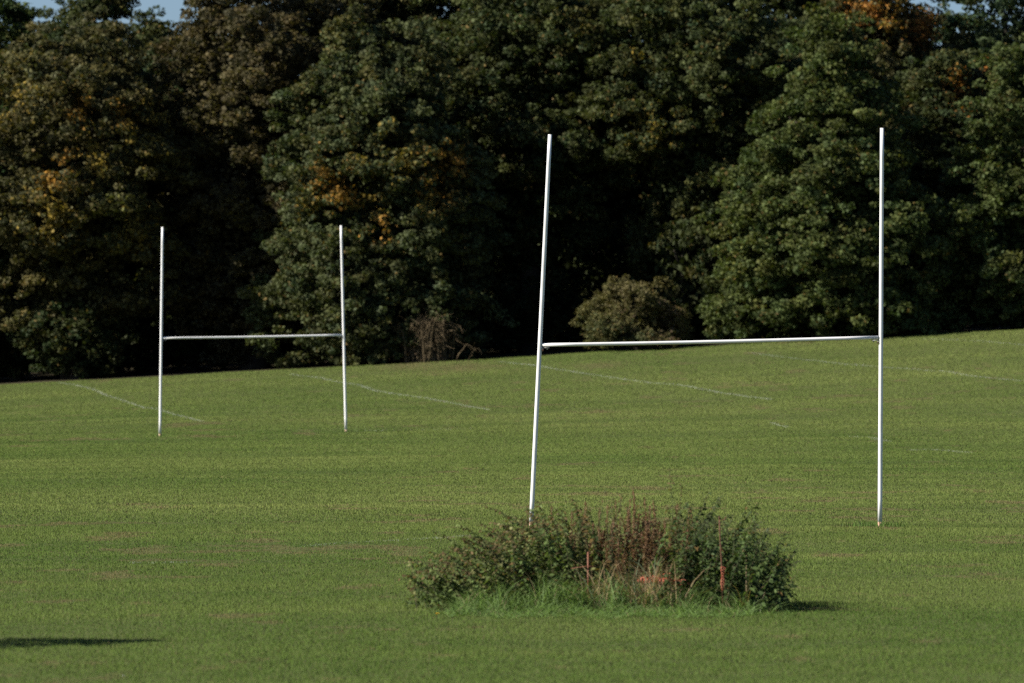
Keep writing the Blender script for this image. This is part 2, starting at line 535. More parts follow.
    ax2 = np.cross(nr2, rng.normal(0, 1, (n2, 3)))
    v2 = leaf_cloud(p2, ax2, nr2, rng.uniform(0.18, 0.30, n2), np.full((n2, 1), 0.8), rng)
    c2 = base * 0.9 * (1 + rng.normal(0, 0.15, (n2, 1)))
    V = np.concatenate([v1, v2]); Fc = np.arange(len(V), dtype=np.int32).reshape(-1, 4)
    cols = np.clip(np.concatenate([col, c2]), 0.004, 0.6)
    mesh_obj('crown', V, Fc, M_LEAF, root, cols)
    if trunk:
        g = Geo()
        rt = 0.16 + 0.022 * (z1 - zg)
        top_z = zg + (z1 - zg) * 0.82
        pts = []; rads = []
        for k in range(8):
            f = k / 7
            pts.append((cx + 0.25 * math.sin(2.1 * f + seed), D + 0.2 * math.sin(3 * f + seed * 2), zg - 0.15 + (top_z - zg) * f))
            rads.append(rt * (1.35 if k == 0 else 1) * (1 - 0.85 * f))
        g.tube(pts, rads, 9)
        for k in range(9):
            f = rng.uniform(0.25, 0.9)
            p0 = np.array([np.interp(f, np.linspace(0, 1, 8), [p[i] for p in pts]) for i in range(3)])
            t = rng.uniform(0, 6.28); ln = R * rng.uniform(0.25, 0.45)
            e = p0 + np.array([math.cos(t) * ln, math.sin(t) * ln * Ry / R, ln * rng.uniform(0.3, 0.8)])
            mid = (p0 + e) / 2 + np.array([0, 0, -0.12 * ln])
            g.tube([p0, mid, e], [rt * (1 - 0.8 * f) * 0.55, rt * 0.28, 0.02], 6)
        g.build('trunk', M_BARK, root, smooth=True)
    tag(root, label, cat, group)
    TREES.append(root)
    return root


ORANGE = (0.36, 0.185, 0.035); GOLD = (0.30, 0.21, 0.04); RUST = (0.32, 0.125, 0.025); OLIVE = (0.12, 0.105, 0.03); YG = (0.12, 0.125, 0.03)
G_DARK = (0.040, 0.050, 0.017); G_MID = (0.053, 0.063, 0.022); G_GREY = (0.058, 0.068, 0.027); G_BROWN = (0.068, 0.058, 0.027); G_BRIGHT = (0.060, 0.077, 0.024); G_OLIVE = (0.068, 0.064, 0.025)  # leaf colours of the crowns, from dark to bright green

BACK = 'tall trees behind the wood edge'
# front of the wood, left to right
tree('broadleaf_tree', 'olive tree with scattered gold and orange leaves at far left of wood edge', 72, 287, 30, 330, 115, 'dome', G_OLIVE, 101,
     [(25, 70, 24, GOLD, .10), (45, 95, 22, GOLD, .15), (85, 112, 12, ORANGE, .6), (100, 150, 12, GOLD, .6), (76, 166, 11, ORANGE, .7), (60, 182, 11, ORANGE, .7), (110, 168, 10, GOLD, .7), (158, 112, 10, GOLD, .7), (20, 100, 11, GOLD, .6), (128, 118, 10, ORANGE, .6), (62, 230, 12, GOLD, .5), (145, 135, 22, GOLD, .4), (60, 215, 26, GOLD, .4), (120, 215, 26, YG, .4), (140, 235, 20, GOLD, .35), (10, 115, 14, GOLD, .25)])
tree('broadleaf_tree', 'tall brownish olive tree between two sky gaps and greyer rounded tree', 249, 289, -50, 350, 97, 'dome', G_BROWN, 102, [(250, 240, 30, OLIVE, .35), (215, 120, 30, OLIVE, .3)], dens=1.05)
tree('broadleaf_tree', 'large grey green tree with orange leaf clusters behind the far goal', 374, 285, 12, 366, 112, 'broad', G_GREY, 103,
     [(345, 193, 15, ORANGE, .7), (326, 180, 13, ORANGE, .7), (372, 203, 13, GOLD, .7), (452, 162, 15, ORANGE, .7), (440, 190, 15, ORANGE, .7), (395, 150, 26, GOLD, .15), (405, 150, 18, OLIVE, .6), (384, 230, 10, ORANGE, .8), (408, 165, 12, GOLD, .35), (360, 158, 12, GOLD, .35), (428, 205, 11, GOLD, .4), (312, 205, 9, GOLD, .6), (330, 25, 18, OLIVE, .6), (440, 60, 16, OLIVE, .6), (295, 70, 14, OLIVE, .4)], dens=1.1)
tree('broadleaf_tree', 'dark green tree rising directly behind the top of leaning goal post', 535, 292, -35, 265, 98, 'dome', G_DARK, 104, [(520, 140, 30, G_GREY, .5), (575, 25, 18, OLIVE, .6), (500, 75, 20, G_GREY, .4)])
tree('broadleaf_tree', 'green tree with overhanging left boughs above the brown thorn bush', 692, 290, -40, 235, 98, 'dome', G_MID, 105,
     [(650, 130, 24, GOLD, .25), (640, 60, 12, GOLD, .4), (635, 95, 40, G_GREY, .6), (690, 190, 18, YG, .2)])
tree('broadleaf_tree', 'big rounded bright green tree behind the upright goal post', 832, 284, 22, 334, 118, 'cone', G_BRIGHT, 106, [(735, 255, 16, YG, .5), (850, 160, 14, YG, .3), (900, 160, 20, YG, .35)], dens=1.15, vary=0.16)
tree('broadleaf_tree', 'green tree at the right edge of the picture touching the grass', 1022, 285, 40, 328, 78, 'broad', G_BRIGHT, 107, [(955, 250, 16, YG, .5), (1015, 250, 20, YG, .4)], dens=1.1)
# taller ones behind
tree('broadleaf_tree', 'dark green treetop in the upper left corner beside sky', 2, 301, -30, 250, 70, 'broad', (0.04, 0.06, 0.018), 111, [(10, 45, 12, YG, .5), (42, 30, 10, YG, .3)], group=BACK, dens=1.1)
tree('broadleaf_tree', 'dark rounded treetop between the two sky gaps at upper left', 103, 298, -22, 250, 53, 'broad', G_DARK, 112, [(120, 5, 12, OLIVE, .5)], group=BACK, dens=1.7)
tree('broadleaf_tree', 'low dark treetop filling the second sky gap at upper left', 158, 305, 15, 250, 62, 'dome', G_DARK, 125, group=BACK, dens=1.3)
tree('broadleaf_tree', 'low dark treetop filling the first sky gap at upper left', 58, 306, 13, 250, 52, 'dome', G_DARK, 126, group=BACK, dens=1.3)
tree('broadleaf_tree', 'yellowish green treetop above the large grey green tree', 335, 300, -70, 200, 105, 'round', G_OLIVE, 113, [(305, 15, 30, YG, .7), (340, 35, 12, ORANGE, .5)], group=BACK)
tree('broadleaf_tree', 'dark green treetop at top centre left of leaning post', 455, 301, -80, 240, 105, 'round', G_DARK, 114, [(430, 20, 40, G_MID, .5)], group=BACK)
tree('broadleaf_tree', 'dark treetop at top centre right of leaning post', 605, 303, -80, 240, 105, 'round', G_DARK, 115, [(575, 25, 24, OLIVE, .5), (620, 12, 16, OLIVE, .4)], group=BACK)
tree('broadleaf_tree', 'dark green treetop above and left of the big rounded tree', 765, 303, -80, 240, 105, 'round', G_DARK, 116, [(730, 15, 12, GOLD, .3)], group=BACK)
tree('broadleaf_tree', 'treetop with rusty orange autumn leaves above the big rounded tree', 880, 299, -40, 230, 72, 'round', G_OLIVE, 117,
     [(866, 10, 20, RUST, .7), (852, 18, 12, ORANGE, .4), (918, 32, 14, RUST, .75), (925, 20, 9, RUST, .4), (895, 22, 16, GOLD, .25), (884, 8, 22, ORANGE, .4)], group=BACK)
tree('broadleaf_tree', 'dark tree with orange leaves between two bright trees at right', 950, 293, 50, 270, 62, 'round', G_DARK, 118,
     [(966, 92, 15, RUST, .6), (955, 84, 10, ORANGE, .4), (978, 72, 10, RUST, .4), (950, 48, 12, OLIVE, .4)], group=BACK)
tree('broadleaf_tree', 'dark blue green treetop in the upper right corner', 1000, 303, -60, 240, 72, 'round', (0.034, 0.052, 0.024), 119, group=BACK, dens=0.9)
# outside the frame, so that the wood goes on and shades what it shades
tree('broadleaf_tree', 'green tree beyond the left edge of the picture', -95, 288, 10, 345, 80, 'broad', G_MID, 121, dens=0.8)
tree('broadleaf_tree', 'green tree beyond the right edge of the picture', 1150, 288, 0, 325, 85, 'broad', G_MID, 122, dens=0.7)


def dup(root, loc, rz, s, label, group):
    r = root.copy(); C.objects.link(r)
    r.location = loc; r.rotation_euler = (0, 0, rz); r.scale = s
    r['label'] = label
    if group: r['group'] = group
    for ch in list(root.children):
        c = ch.copy(); C.objects.link(c); c.parent = r
    return r


# deep in the wood: a shaded row that closes the view, one tree built and copied
DEEP = 'shaded trees deep inside the wood'
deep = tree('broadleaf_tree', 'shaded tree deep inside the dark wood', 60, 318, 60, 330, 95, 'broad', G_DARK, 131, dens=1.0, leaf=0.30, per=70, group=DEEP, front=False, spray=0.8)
DEEPS = [(-70 + 78 * k, 313 + 7 * (k % 2), 1.0 + 0.08 * math.sin(k * 2.7)) for k in range(16)]
DEEPS += [(100 + 95 * k, 329, 1.05 + 0.06 * math.sin(k * 1.9)) for k in range(10)]
DEEPS += [(-220, 314, 1.1), (-330, 300, 1.15), (1230, 312, 1.1), (-200, 292, 1.1), (-300, 288, 1.0)]
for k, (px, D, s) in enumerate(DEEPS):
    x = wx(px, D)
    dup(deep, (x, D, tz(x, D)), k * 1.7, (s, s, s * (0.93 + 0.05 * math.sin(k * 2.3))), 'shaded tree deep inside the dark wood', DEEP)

# shaded bushes under the trees
UNDER = 'shaded bushes under the trees'
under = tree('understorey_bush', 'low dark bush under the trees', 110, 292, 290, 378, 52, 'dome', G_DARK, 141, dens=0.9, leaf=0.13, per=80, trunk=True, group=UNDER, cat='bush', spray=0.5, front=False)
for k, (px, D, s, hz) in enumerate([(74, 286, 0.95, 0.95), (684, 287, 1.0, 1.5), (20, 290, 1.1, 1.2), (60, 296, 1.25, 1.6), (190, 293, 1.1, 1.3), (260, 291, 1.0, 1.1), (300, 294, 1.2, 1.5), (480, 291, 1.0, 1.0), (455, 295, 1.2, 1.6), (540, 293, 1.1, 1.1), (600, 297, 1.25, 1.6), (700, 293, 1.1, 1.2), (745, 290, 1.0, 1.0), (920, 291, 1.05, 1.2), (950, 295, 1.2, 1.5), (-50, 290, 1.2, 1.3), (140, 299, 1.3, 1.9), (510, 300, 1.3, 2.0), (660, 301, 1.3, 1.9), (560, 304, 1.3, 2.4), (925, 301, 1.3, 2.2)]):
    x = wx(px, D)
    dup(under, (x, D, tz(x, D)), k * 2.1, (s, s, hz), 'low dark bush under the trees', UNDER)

# leafy skirts of the wood edge
tree('edge_bush', 'leafy green bush at the grass edge behind right post of far goal', 352, 283.2, 300, 374, 44, 'dome', G_GREY, 151, dens=1.1, leaf=0.12, per=100, group='bushes at the grass edge', cat='bush', spray=0.45)
tree('edge_bush', 'leafy green bush at the foot of the big rounded tree', 762, 283.4, 262, 342, 58, 'dome', G_BRIGHT, 152, dens=1.0, leaf=0.13, per=100, group='bushes at the grass edge', cat='bush', spray=0.5)
tree('edge_bush', 'round olive brown thorn bush alone at the grass edge', 634, 281.8, 280, 352, 54, 'broad', (0.096, 0.088, 0.032), 153,
     [(668, 312, 12, (0.17, 0.11, 0.07), .6), (630, 310, 20, (0.12, 0.085, 0.05), .4), (600, 335, 22, (0.07, 0.085, 0.035), .6), (660, 338, 14, (0.15, 0.10, 0.065), .5), (630, 288, 24, (0.14, 0.12, 0.055), .6), (640, 340, 20, (0.05, 0.07, 0.03), .5)],
     dens=1.7, leaf=0.08, per=80, group='bushes at the grass edge', cat='bush', spray=0.26, flat=0.9, vary=0.08, ball=0.25)


def brush_heap():
    """bare brown bramble: many arching leafless stems"""
    D = 280.9; px = 428
    x0 = wx(px, D); zg = tz(x0, D)
    root = empty('dry_bramble', (x0, D, zg))
    rng = np.random.default_rng(77); g = Geo()
    for k in range(210):
        a = rng.uniform(0, 6.28); h = rng.uniform(0.9, 2.7); sp = rng.uniform(0.25, 1.0)
        b = np.array([x0 + rng.normal(0, 0.35), D + rng.normal(0, 0.3), zg - 0.05])
        e = b + np.array([math.cos(a) * sp, math.sin(a) * sp * 0.8, h * 0.55])
        m = b + np.array([math.cos(a) * sp * 0.35, math.sin(a) * sp * 0.3, h])
        pts = []
        for t in np.linspace(0, 1, 6):
            p = (1 - t) ** 2 * b + 2 * t * (1 - t) * m + t * t * e + rng.normal(0, 0.025, 3)
            pts.append(p)
        pts[0][2] = zg - 0.05
        r = rng.uniform(0.011, 0.024)
        g.tube(pts, [r, r, r * .9, r * .8, r * .6, r * .3], 4, caps=False)
        for j in range(3):
            q = pts[rng.integers(2, 6)]
            g.tube([q, q + rng.normal(0, 0.16, 3), q + rng.normal(0, 0.28, 3)], [r * .5, r * .4, r * .2], 3, caps=False)
    g.build('stems', M_TWIG, root)
    lv = Geo()
    for k in range(650):
        p = np.array([x0 + rng.normal(0, 0.5), D + rng.normal(0, 0.35), zg + abs(rng.normal(0, 0.75)) + 0.05])
        lv.leaf(p, rng.normal(0, 1, 3), rng.normal(0, 1, 3), 0.09, 0.06, np.array([0.12, 0.08, 0.045]) * rng.uniform(0.5, 1.2))
    lv.build('dry_leaves', M_LEAF, root)
    tag(root, 'leafless brown bramble heap at the grass edge beside the far goal', 'bramble')


brush_heap()


# ------------------------------------------------------------------ rugby goals
def goal(label, D1, D2, base1, base2, top1, top2, bar1, bar2, rp, rb, bend=0.0):
    """pixels surveyed at the two distances D1, D2"""
    def P(p, d): return np.array([wx(p[0], d), d, wz(p[1], d)])
    b1 = np.array([wx(base1[0], D1), D1, 0.0]); b1[2] = tz(b1[0], D1)
    b2 = np.array([wx(base2[0], D2), D2, 0.0]); b2[2] = tz(b2[0], D2)
    root = empty('rugby_goal', tuple((b1 + b2) / 2))
    t1 = P(top1, D1); t2 = P(top2, D2); c1 = P(bar1, D1); c2 = P(bar2, D2)
    for b, t, c, sgn in ((b1, t1, c1, -1), (b2, t2, c2, 1)):
        g = Geo()
        ax = (t - b) / np.linalg.norm(t - b)
        L = np.linalg.norm(t - b)
        pts = []; rr = []
        for k in range(15):
            f = k / 14
            p = b + (t - b) * f + np.array([bend * math.sin(math.pi * f), 0, 0])
            if k == 0: p = b + ax * 0.09
            pts.append(p); rr.append(rp * (1 - 0.16 * f))
        g.tube(pts, rr, 20)
        post = g.build('post', M_PAINT, root, smooth=True)
        ft = Geo()
        ft.tube([b - ax * 0.25, b + ax * 0.02, b + ax * 0.088], [rp * 1.0, rp * 1.0, rp * 0.985], 16)
        ft.build('rusty_foot', M_FOOT, post, smooth=True)
    # crossbar between the posts, resting on brackets
    def post_at(b, t, z):
        f = (z - b[2]) / (t[2] - b[2])
        return b + (t - b) * f + np.array([bend * math.sin(math.pi * f), 0, 0])
    e1 = post_at(b1, t1, c1[2]); e2 = post_at(b2, t2, c2[2])
    dirn = (e2 - e1) / np.linalg.norm(e2 - e1)
    s1 = e1 + dirn * (rp + 0.004); s2 = e2 - dirn * (rp + 0.004)
    g = Geo()
    pts = [s1 + (s2 - s1) * k / 10 + np.array([0, 0, -0.012 * math.sin(math.pi * k / 10)]) for k in range(11)]
    g.tube(pts, rb, 16)
    g.build('crossbar', M_PAINT, root, smooth=True)
    for s, e, sg in ((s1, e1, 1), (s2, e2, -1)):
        g = Geo()
        o = s + dirn * sg * 0.05
        g.box((o[0] + sg * 0.005, o[1], o[2] - rb - 0.018), (0.125, 0.045, 0.012))
        g.box((s[0] + sg * 0.0065, s[1], s[2] - rb - 0.05), (0.01, 0.05, 0.05))
        g.tube([(o[0] + sg * 0.03, o[1], o[2] - rb - 0.05), (o[0] + sg * 0.03, o[1], o[2] - rb - 0.024)], 0.010, 6)
        br = g.build('bracket', M_STEEL, root)
        g = Geo()
        g.tube([(s[0] + sg * 0.012, s[1] - 0.03, s[2] - rb - 0.055), (s[0] + sg * 0.012, s[1] + 0.03, s[2] - rb - 0.055)], 0.012, 6)
        g.build('bolt', M_RUST, br)
    tag(root, label, 'goalpost', 'white rugby goals')
    return root


goal('nearer white rugby goal with leaning left post behind the weed clump', 117.0, 117.5, (531, 528), (880, 526), (550, 134.5), (882, 128), (541, 345), (880, 337.3), 0.037, 0.029)
goal('farther white rugby goal standing before the dark trees at left', 215.0, 216.2, (160, 437), (346, 431), (162.5, 227), (341, 225.5), (161, 338), (344, 335), 0.041, 0.031)

# turned turf at the foot of each near post
# ------------------------------------------------------------------ weed clump
SIL = np.array([(402, 580), (425, 566), (447, 553), (470, 543), (492, 526), (515, 517), (535, 509), (560, 505), (600, 499), (640, 499), (680, 505), (705, 512), (735, 522), (765, 530), (788, 546), (801, 568)], float)


def herb_mass(name, label, tips, seed, cols, leaf_len, leaf_w, stem_col_mat, arch, spread, tip_col=None, cat='weeds', step=0.033):
    """leafy stems that rise from the ground to the given tips"""
    rng = np.random.default_rng(seed)
    bx = np.mean([t[0] for t in tips]); by = np.mean([t[1] for t in tips])
    root = empty(name, (bx, by, tz(bx, by)))
    st = Geo(); lf = Geo()
    cols = [np.array(c) for c in cols]
    for (X, Y, Z, bX, bY) in tips:
        bX += rng.normal(0, 0.10)
        b = np.array([bX, bY, tz(bX, bY) - 0.01]); e = np.array([X, Y, Z])
        m = b * (1 - arch) + e * arch; m[2] = b[2] + (Z - b[2]) * (0.62 + 0.5 * spread)
        n = 9
        pts = [(1 - t) ** 2 * b + 2 * t * (1 - t) * m + t * t * e for t in np.linspace(0, 1, n)]
        L = sum(np.linalg.norm(pts[i + 1] - pts[i]) for i in range(n - 1))
        st.tube(pts, [0.0045 - 0.0032 * i / n for i in range(n)], 3, caps=False)
        k = max(int(L / step), 5); rot = rng.uniform(0, 6.28)
        base_c = cols[rng.integers(len(cols))] * rng.uniform(0.7, 1.7); big_ = rng.uniform(0.9, 1.35)
        for j in range(k):
            f = (j + 0.5) / k
            if f < 0.12: continue
            q = f * (n - 1); i = min(int(q), n - 2)
            p = pts[i] + (pts[i + 1] - pts[i]) * (q - i)
            d = pts[i + 1] - pts[i]; d /= np.linalg.norm(d) + 1e-9
            rot += 1.57
            sc_ = (1.12 - 0.52 * max(0, (f - 0.3) / 0.7)) * rng.uniform(0.7, 1.2) * big_
            for sgn in (0, math.pi):
                a = rot + sgn + rng.normal(0, 0.3)
                r1 = np.array([math.cos(a), math.sin(a), 0])
                axd = r1 * 0.8 + d * rng.uniform(0.0, 0.5) + np.array([0, 0, -0.75]) * rng.uniform(0.2, 1.4)
                nr = np.array([0, 0, 0.55]) + r1 * 0.6 + rng.normal(0, 0.4, 3)
                c = base_c * rng.uniform(0.75, 1.25)
                if tip_col is not None and f > 0.80 and rng.uniform() < 0.5:
                    c = np.array(tip_col) * rng.uniform(0.6, 1.3)
                if rng.uniform() < 0.03: c = np.array([0.17, 0.11, 0.04]) * rng.uniform(.6, 1)
                lf.leaf(p, axd, nr, leaf_len * sc_, leaf_w * sc_, c)
    st.build('stems', stem_col_mat, root)
    lf.build('foliage', M_HERB, root)
    tag(root, label, cat)
    return root


def clump_tips(px0, px1, n, seed, fixed=(), lean=0.0, dy=(82.6, 85.2), low=0.0):
    rng = np.random.default_rng(seed); tips = []
    for (px, py) in fixed:
        Y = rng.uniform(*dy) if py > 0 else 84
        X = wx(px, Y); Z = wz(py, Y)
        bX = X - 1.5 * lean * (Z + 0.15) * rng.uniform(0.8, 1.2) + rng.normal(0, 0.03)
        tips.append((X, Y, max(Z, 0.1), bX, Y + rng.uniform(-0.1, 0.1)))
    for k in range(n):
        px = rng.uniform(px0, px1); Y = rng.uniform(*dy)
        top = np.interp(px, SIL[:, 0], SIL[:, 1]); bot = HOR + F * CAM_Z / Y
        py = top + (bot - top) * (abs(rng.normal(0, 0.27)) + low)
        py = min(py - (rng.exponential(8.0) if py < top + 7 else 0), bot - 10)
        X = wx(px, Y); Z = wz(py, Y)
        bX = X - lean * (Z + 0.1) * rng.uniform(0.5, 1.2) + rng.normal(0, 0.05)
        tips.append((X, Y, max(Z, 0.08), bX, Y + rng.uniform(-0.12, 0.12)))
    return tips


HC = [(0.070, 0.100, 0.032), (0.095, 0.122, 0.040), (0.050, 0.074, 0.024), (0.115, 0.118, 0.046)]
herb_mass('weed_bush', 'low sprawling green bush with brown tips at left of weed clump',
          clump_tips(404, 500, 150, 1, [(398, 578), (402, 574), (405, 582), (408, 590), (414, 570), (424, 562), (428, 551), (441, 549), (470, 538), (478, 545), (491, 522), (500, 530), (412, 585), (418, 592), (422, 568), (450, 548), (455, 556), (462, 540), (484, 530), (508, 516), (430, 575), (440, 562)], lean=-0.9),
          11, HC, 0.072, 0.037, M_STEM, 0.35, 0.4, (0.12, 0.085, 0.04))
herb_mass('weed_bush', 'dark green nettles around foot of leaning goal post',
          clump_tips(490, 590, 112, 2, [(522, 514), (526, 506), (531, 512), (534, 516), (527, 518), (536, 510), (519, 519), (540, 512), (553, 507), (562, 515), (575, 512), (587, 506)], lean=-0.2),
          12, HC, 0.075, 0.038, M_STEM, 0.3, 0.0, (0.11, 0.085, 0.038))
herb_mass('weed_bush', 'green leafy weeds among brown dock stalks in middle of weed clump',
          clump_tips(575, 690, 46, 3, [(600, 501), (612, 505), (655, 506), (588, 503), (627, 503), (666, 504), (640, 499), (676, 508), (620, 498)], lean=0.0),
          13, [(0.075, 0.092, 0.034), (0.11, 0.108, 0.045), (0.065, 0.085, 0.034)], 0.065, 0.026, M_STEM, 0.3, 0.0, (0.13, 0.085, 0.04))
herb_mass('weed_bush', 'dark green upright nettles at right end of weed clump',
          clump_tips(680, 790, 140, 4, [(688, 516), (711, 513), (700, 520), (740, 532), (752, 538), (768, 531), (797, 548), (790, 558), (778, 545), (796, 575), (795, 553), (783, 540), (770, 527), (757, 533), (726, 521), (716, 517), (792, 565), (799, 560)], lean=0.28, dy=(82.3, 85.0)),
          14, [(0.046, 0.074, 0.024), (0.060, 0.088, 0.028), (0.036, 0.056, 0.020)], 0.080, 0.041, M_STEM, 0.3, 0.0, (0.05, 0.06, 0.025))


# dead dock stalks: three built with their parts, the rest copied
def dock(seed, h):
    rng = np.random.default_rng(seed)
    root = empty('dock_plant', (0, 0, 0))
    st = Geo(); lf = Geo(); heads = []
    tops = [(0, h)] + [(rng.uniform(-0.16, 0.16), h * rng.uniform(0.68, 0.9)) for _ in range(3)]
    for k, (dx, hh) in enumerate(tops):
        y = rng.normal(0, 0.04); s = 0.0 if k == 0 else h * rng.uniform(0.35, 0.5)
        pts = [np.array([dx * t ** 1.3 if k else 0.02 * math.sin(3 * t), y * t, s + (hh - s) * t]) for t in np.linspace(0, 1, 7)]
        st.tube(pts, [0.006 * (1 - 0.6 * i / 7) for i in range(7)], 5)
        sd = Geo(); heads.append(sd)
        for j in range(270):
            t = rng.uniform(0.35 if k == 0 else 0.2, 1.0)
            p = np.array([np.interp(t, np.linspace(0, 1, 7), [q[i] for q in pts]) for i in range(3)])
            a = rng.uniform(0, 6.28)
            wob = 0.55 + 0.45 * math.sin(t * 55)
            r = (0.030 * (1 - 0.6 * t) + 0.005) * wob
            o = np.array([math.cos(a), math.sin(a), rng.uniform(-0.4, 0.6)])
            sd.leaf(p + o * r * 0.3, o + np.array([0, 0, 0.3]), rng.normal(0, 1, 3), r * 1.2 + 0.006, 0.011, (np.array([0.14, 0.075, 0.038]) if rng.uniform() < .7 else np.array([0.20, 0.14, 0.075])) * rng.uniform(0.5, 1.4))
    for j in range(7):
        z = h * rng.uniform(0.05, 0.45); a = rng.uniform(0, 6.28)
        lf.leaf((0, 0, z), (math.cos(a), math.sin(a), rng.uniform(-0.5, 0.5)), (0, 0, 1), rng.uniform(0.10, 0.2), 0.04, np.array([0.13, 0.095, 0.055]) * rng.uniform(0.6, 1.3))
    st.build('stalk', M_DOCKSTEM, root, smooth=True)
    for sd in heads: sd.build('seed_head', M_HERB, root)
    lf.build('withered_leaves', M_HERB, root)
    tag(root, 'reddish brown dead dock stalk in the middle of the weed clump', 'dock plant', 'dead dock stalks in the weed clump')
    return root


protos = [dock(201, 1.0), dock(202, 1.0), dock(203, 1.0)]
DOCKS = [(641, 496, 84.0), (648, 503, 84.2), (607, 511, 84.3), (628, 505, 84.6), (671, 510, 84.0), (663, 514, 84.4), (585, 508, 84.5), (597, 515, 84.2), (616, 520, 83.8), (635, 522, 83.6), (655, 526, 83.7), (676, 527, 83.9), (683, 513, 84.5), (570, 517, 84.2), (645, 512, 84.7), (611, 528, 83.5), (692, 524, 84.2), (623, 531, 83.4), (601, 530, 83.5), (667, 533, 83.5), (552, 520, 84.6), (641, 534, 83.4), (528, 512, 84.8), (631, 500, 84.4), (658, 507, 84.6), (617, 506, 84.8), (652, 518, 83.2), (627, 517, 83.1), (606, 523, 83.0), (663, 522, 83.0), (590, 524, 83.4), (577, 522, 83.8), (645, 527, 82.9), (618, 540, 82.8), (672, 519, 84.7), (698, 516, 84.6), (560, 512, 84.7), (686, 531, 83.3)]
for k, (px, py, Y) in enumerate(DOCKS):
    X = wx(px, Y); zg = tz(X, Y); h = wz(py - (7 if py < 518 else 2), Y) - zg
    src = protos[k % 3]
    if k < 3:
        o = src
        o.location = (X, Y, zg); o.scale = (0.95, 0.95, h); o.rotation_euler = (0, 0, k * 1.3)
    else:
        o = dup(src, (X, Y, zg), k * 1.13, (0.95, 0.95, h), src['label'], src['group'])
    o.rotation_euler = (random.uniform(-.05, .05), random.uniform(-.10, .10), k * 1.3)


def dry_stems():
    rng = np.random.default_rng(31)
    bx, by = wx(640, 83.2), 83.2
    root = empty('dry_grass_tuft', (bx, by, tz(bx, by))); g = Geo()
    for k in range(420):
        c = [(652, 82.5), (632, 82.6), (596, 82.5), (668, 82.45), (742, 82.3)][rng.choice(5, p=[.36, .24, .17, .20, .03])]
        x = wx(c[0], c[1]) + rng.normal(0, 0.09); y = c[1] + rng.normal(0, 0.12)
        a = rng.normal(0, 0.75); h = rng.uniform(0.25, 0.85); yy = rng.normal(-0.05, 0.2)
        pts = [np.array([x + math.sin(a) * h * t * (0.6 + 0.6 * t), y + yy * t, tz(x, y) + math.cos(a) * h * t * (1.15 - 0.35 * t * t)]) for t in np.linspace(0, 1, 5)]
        w = rng.uniform(0.005, 0.011)
        g.ribbon(pts, [w, w, w * .9, w * .7, w * .3], (math.cos(rng.uniform(-.7, .7)), math.sin(rng.uniform(-.7, .7)), 0.1),
                 np.array([0.30, 0.22, 0.115]) * rng.uniform(0.4, 1.15) if rng.uniform() < 0.8 else np.array([0.10, 0.13, 0.07]))
    g.build('straw', M_HERB, root)
    tag(root, 'tuft of dry straw coloured grass stems below the dock stalks', 'dry grass')


dry_stems()


def long_grass():
    rng = np.random.default_rng(41); g = Geo()
    top = np.array([(440, 606), (465, 594), (500, 586), (540, 581), (600, 582), (660, 586), (700, 590), (740, 590), (770, 603), (800, 608)], float)
    n = 13000
    for k in range(n):
        px = rng.uniform(446, 752) if rng.uniform() < 0.9 else rng.uniform(430, 800)
        Y = rng.uniform(80.9 + 0.5 * math.sin(px * 0.09) * math.sin(px * 0.023), 83.6)
        if Y < 81.8 and rng.uniform() > (Y - 80.2) / 1.6: continue
        x = wx(px, Y); z = tz(x, Y)
        H = (wz(np.interp(px, top[:, 0], top[:, 1]), Y) - z) * 1.5 if Y > 82.2 else 0.07 + 0.15 * max(0, Y - 81.1)
        H = max(H, 0.07) * rng.uniform(0.35, 1.05) * (0.8 + 0.35 * math.sin(px * 0.13) * math.sin(px * 0.037 + 1))
        H = max(H, 0.05)
        a = rng.uniform(0, 6.28); b = abs(rng.normal(0, 0.8)) * H + 0.06; 
        bend = np.array([math.cos(a) * b + 0.25 * H * math.sin(px * 0.05), math.sin(a) * b, 0])
        pts = [np.array([x, Y, z - .01]) + bend * t ** 1.8 * 1.2 + np.array([0, 0, H * (1.25 * t - 0.35 * t ** 2.6)]) for t in np.linspace(0, 1, 5)]
        w = rng.uniform(0.005, 0.010); s = rng.uniform(0, 3.14)
        c = np.array([0.125, 0.195, 0.062]) * rng.uniform(0.55, 1.25)
        if rng.uniform() < 0.3: c = np.array([0.118, 0.198, 0.040]) * rng.uniform(0.7, 1.2)
        if rng.uniform() < 0.06: c = np.array([0.22, 0.18, 0.10]) * rng.uniform(0.6, 1)
        g.ribbon(pts, [w, w, w * .9, w * .65, w * .15], (math.cos(s), math.sin(s), 0), c)
    for (px, D, n_, r_) in ((531, 117.0, 90, .16), (880, 117.4, 160, .22), (862, 117.3, 90, .16), (160, 214.9, 70, .2), (346, 216.1, 70, .2)):
        for k in range(n_):
            x = wx(px, D) + rng.normal(0, r_); y = D + rng.normal(0, 0.12); z = tz(x, y); H = rng.uniform(0.05, 0.13); s = rng.uniform(0, 3.14)
            b1 = rng.normal(0, 0.04, 2)
            g.ribbon([(x, y, z - .01), (x + b1[0] * .4, y + b1[1] * .4, z + H * .6), (x + b1[0], y + b1[1], z + H)], [.011, .009, .002], (math.cos(s), math.sin(s), 0),
                     np.array([0.085, 0.15, 0.03]) * rng.uniform(0.5, 1.1))
    o = g.build('long_grass', M_LONG)
    tag(o, 'long pale green unmown grass in front of the weed clump', 'long grass', kind='stuff')


long_grass()


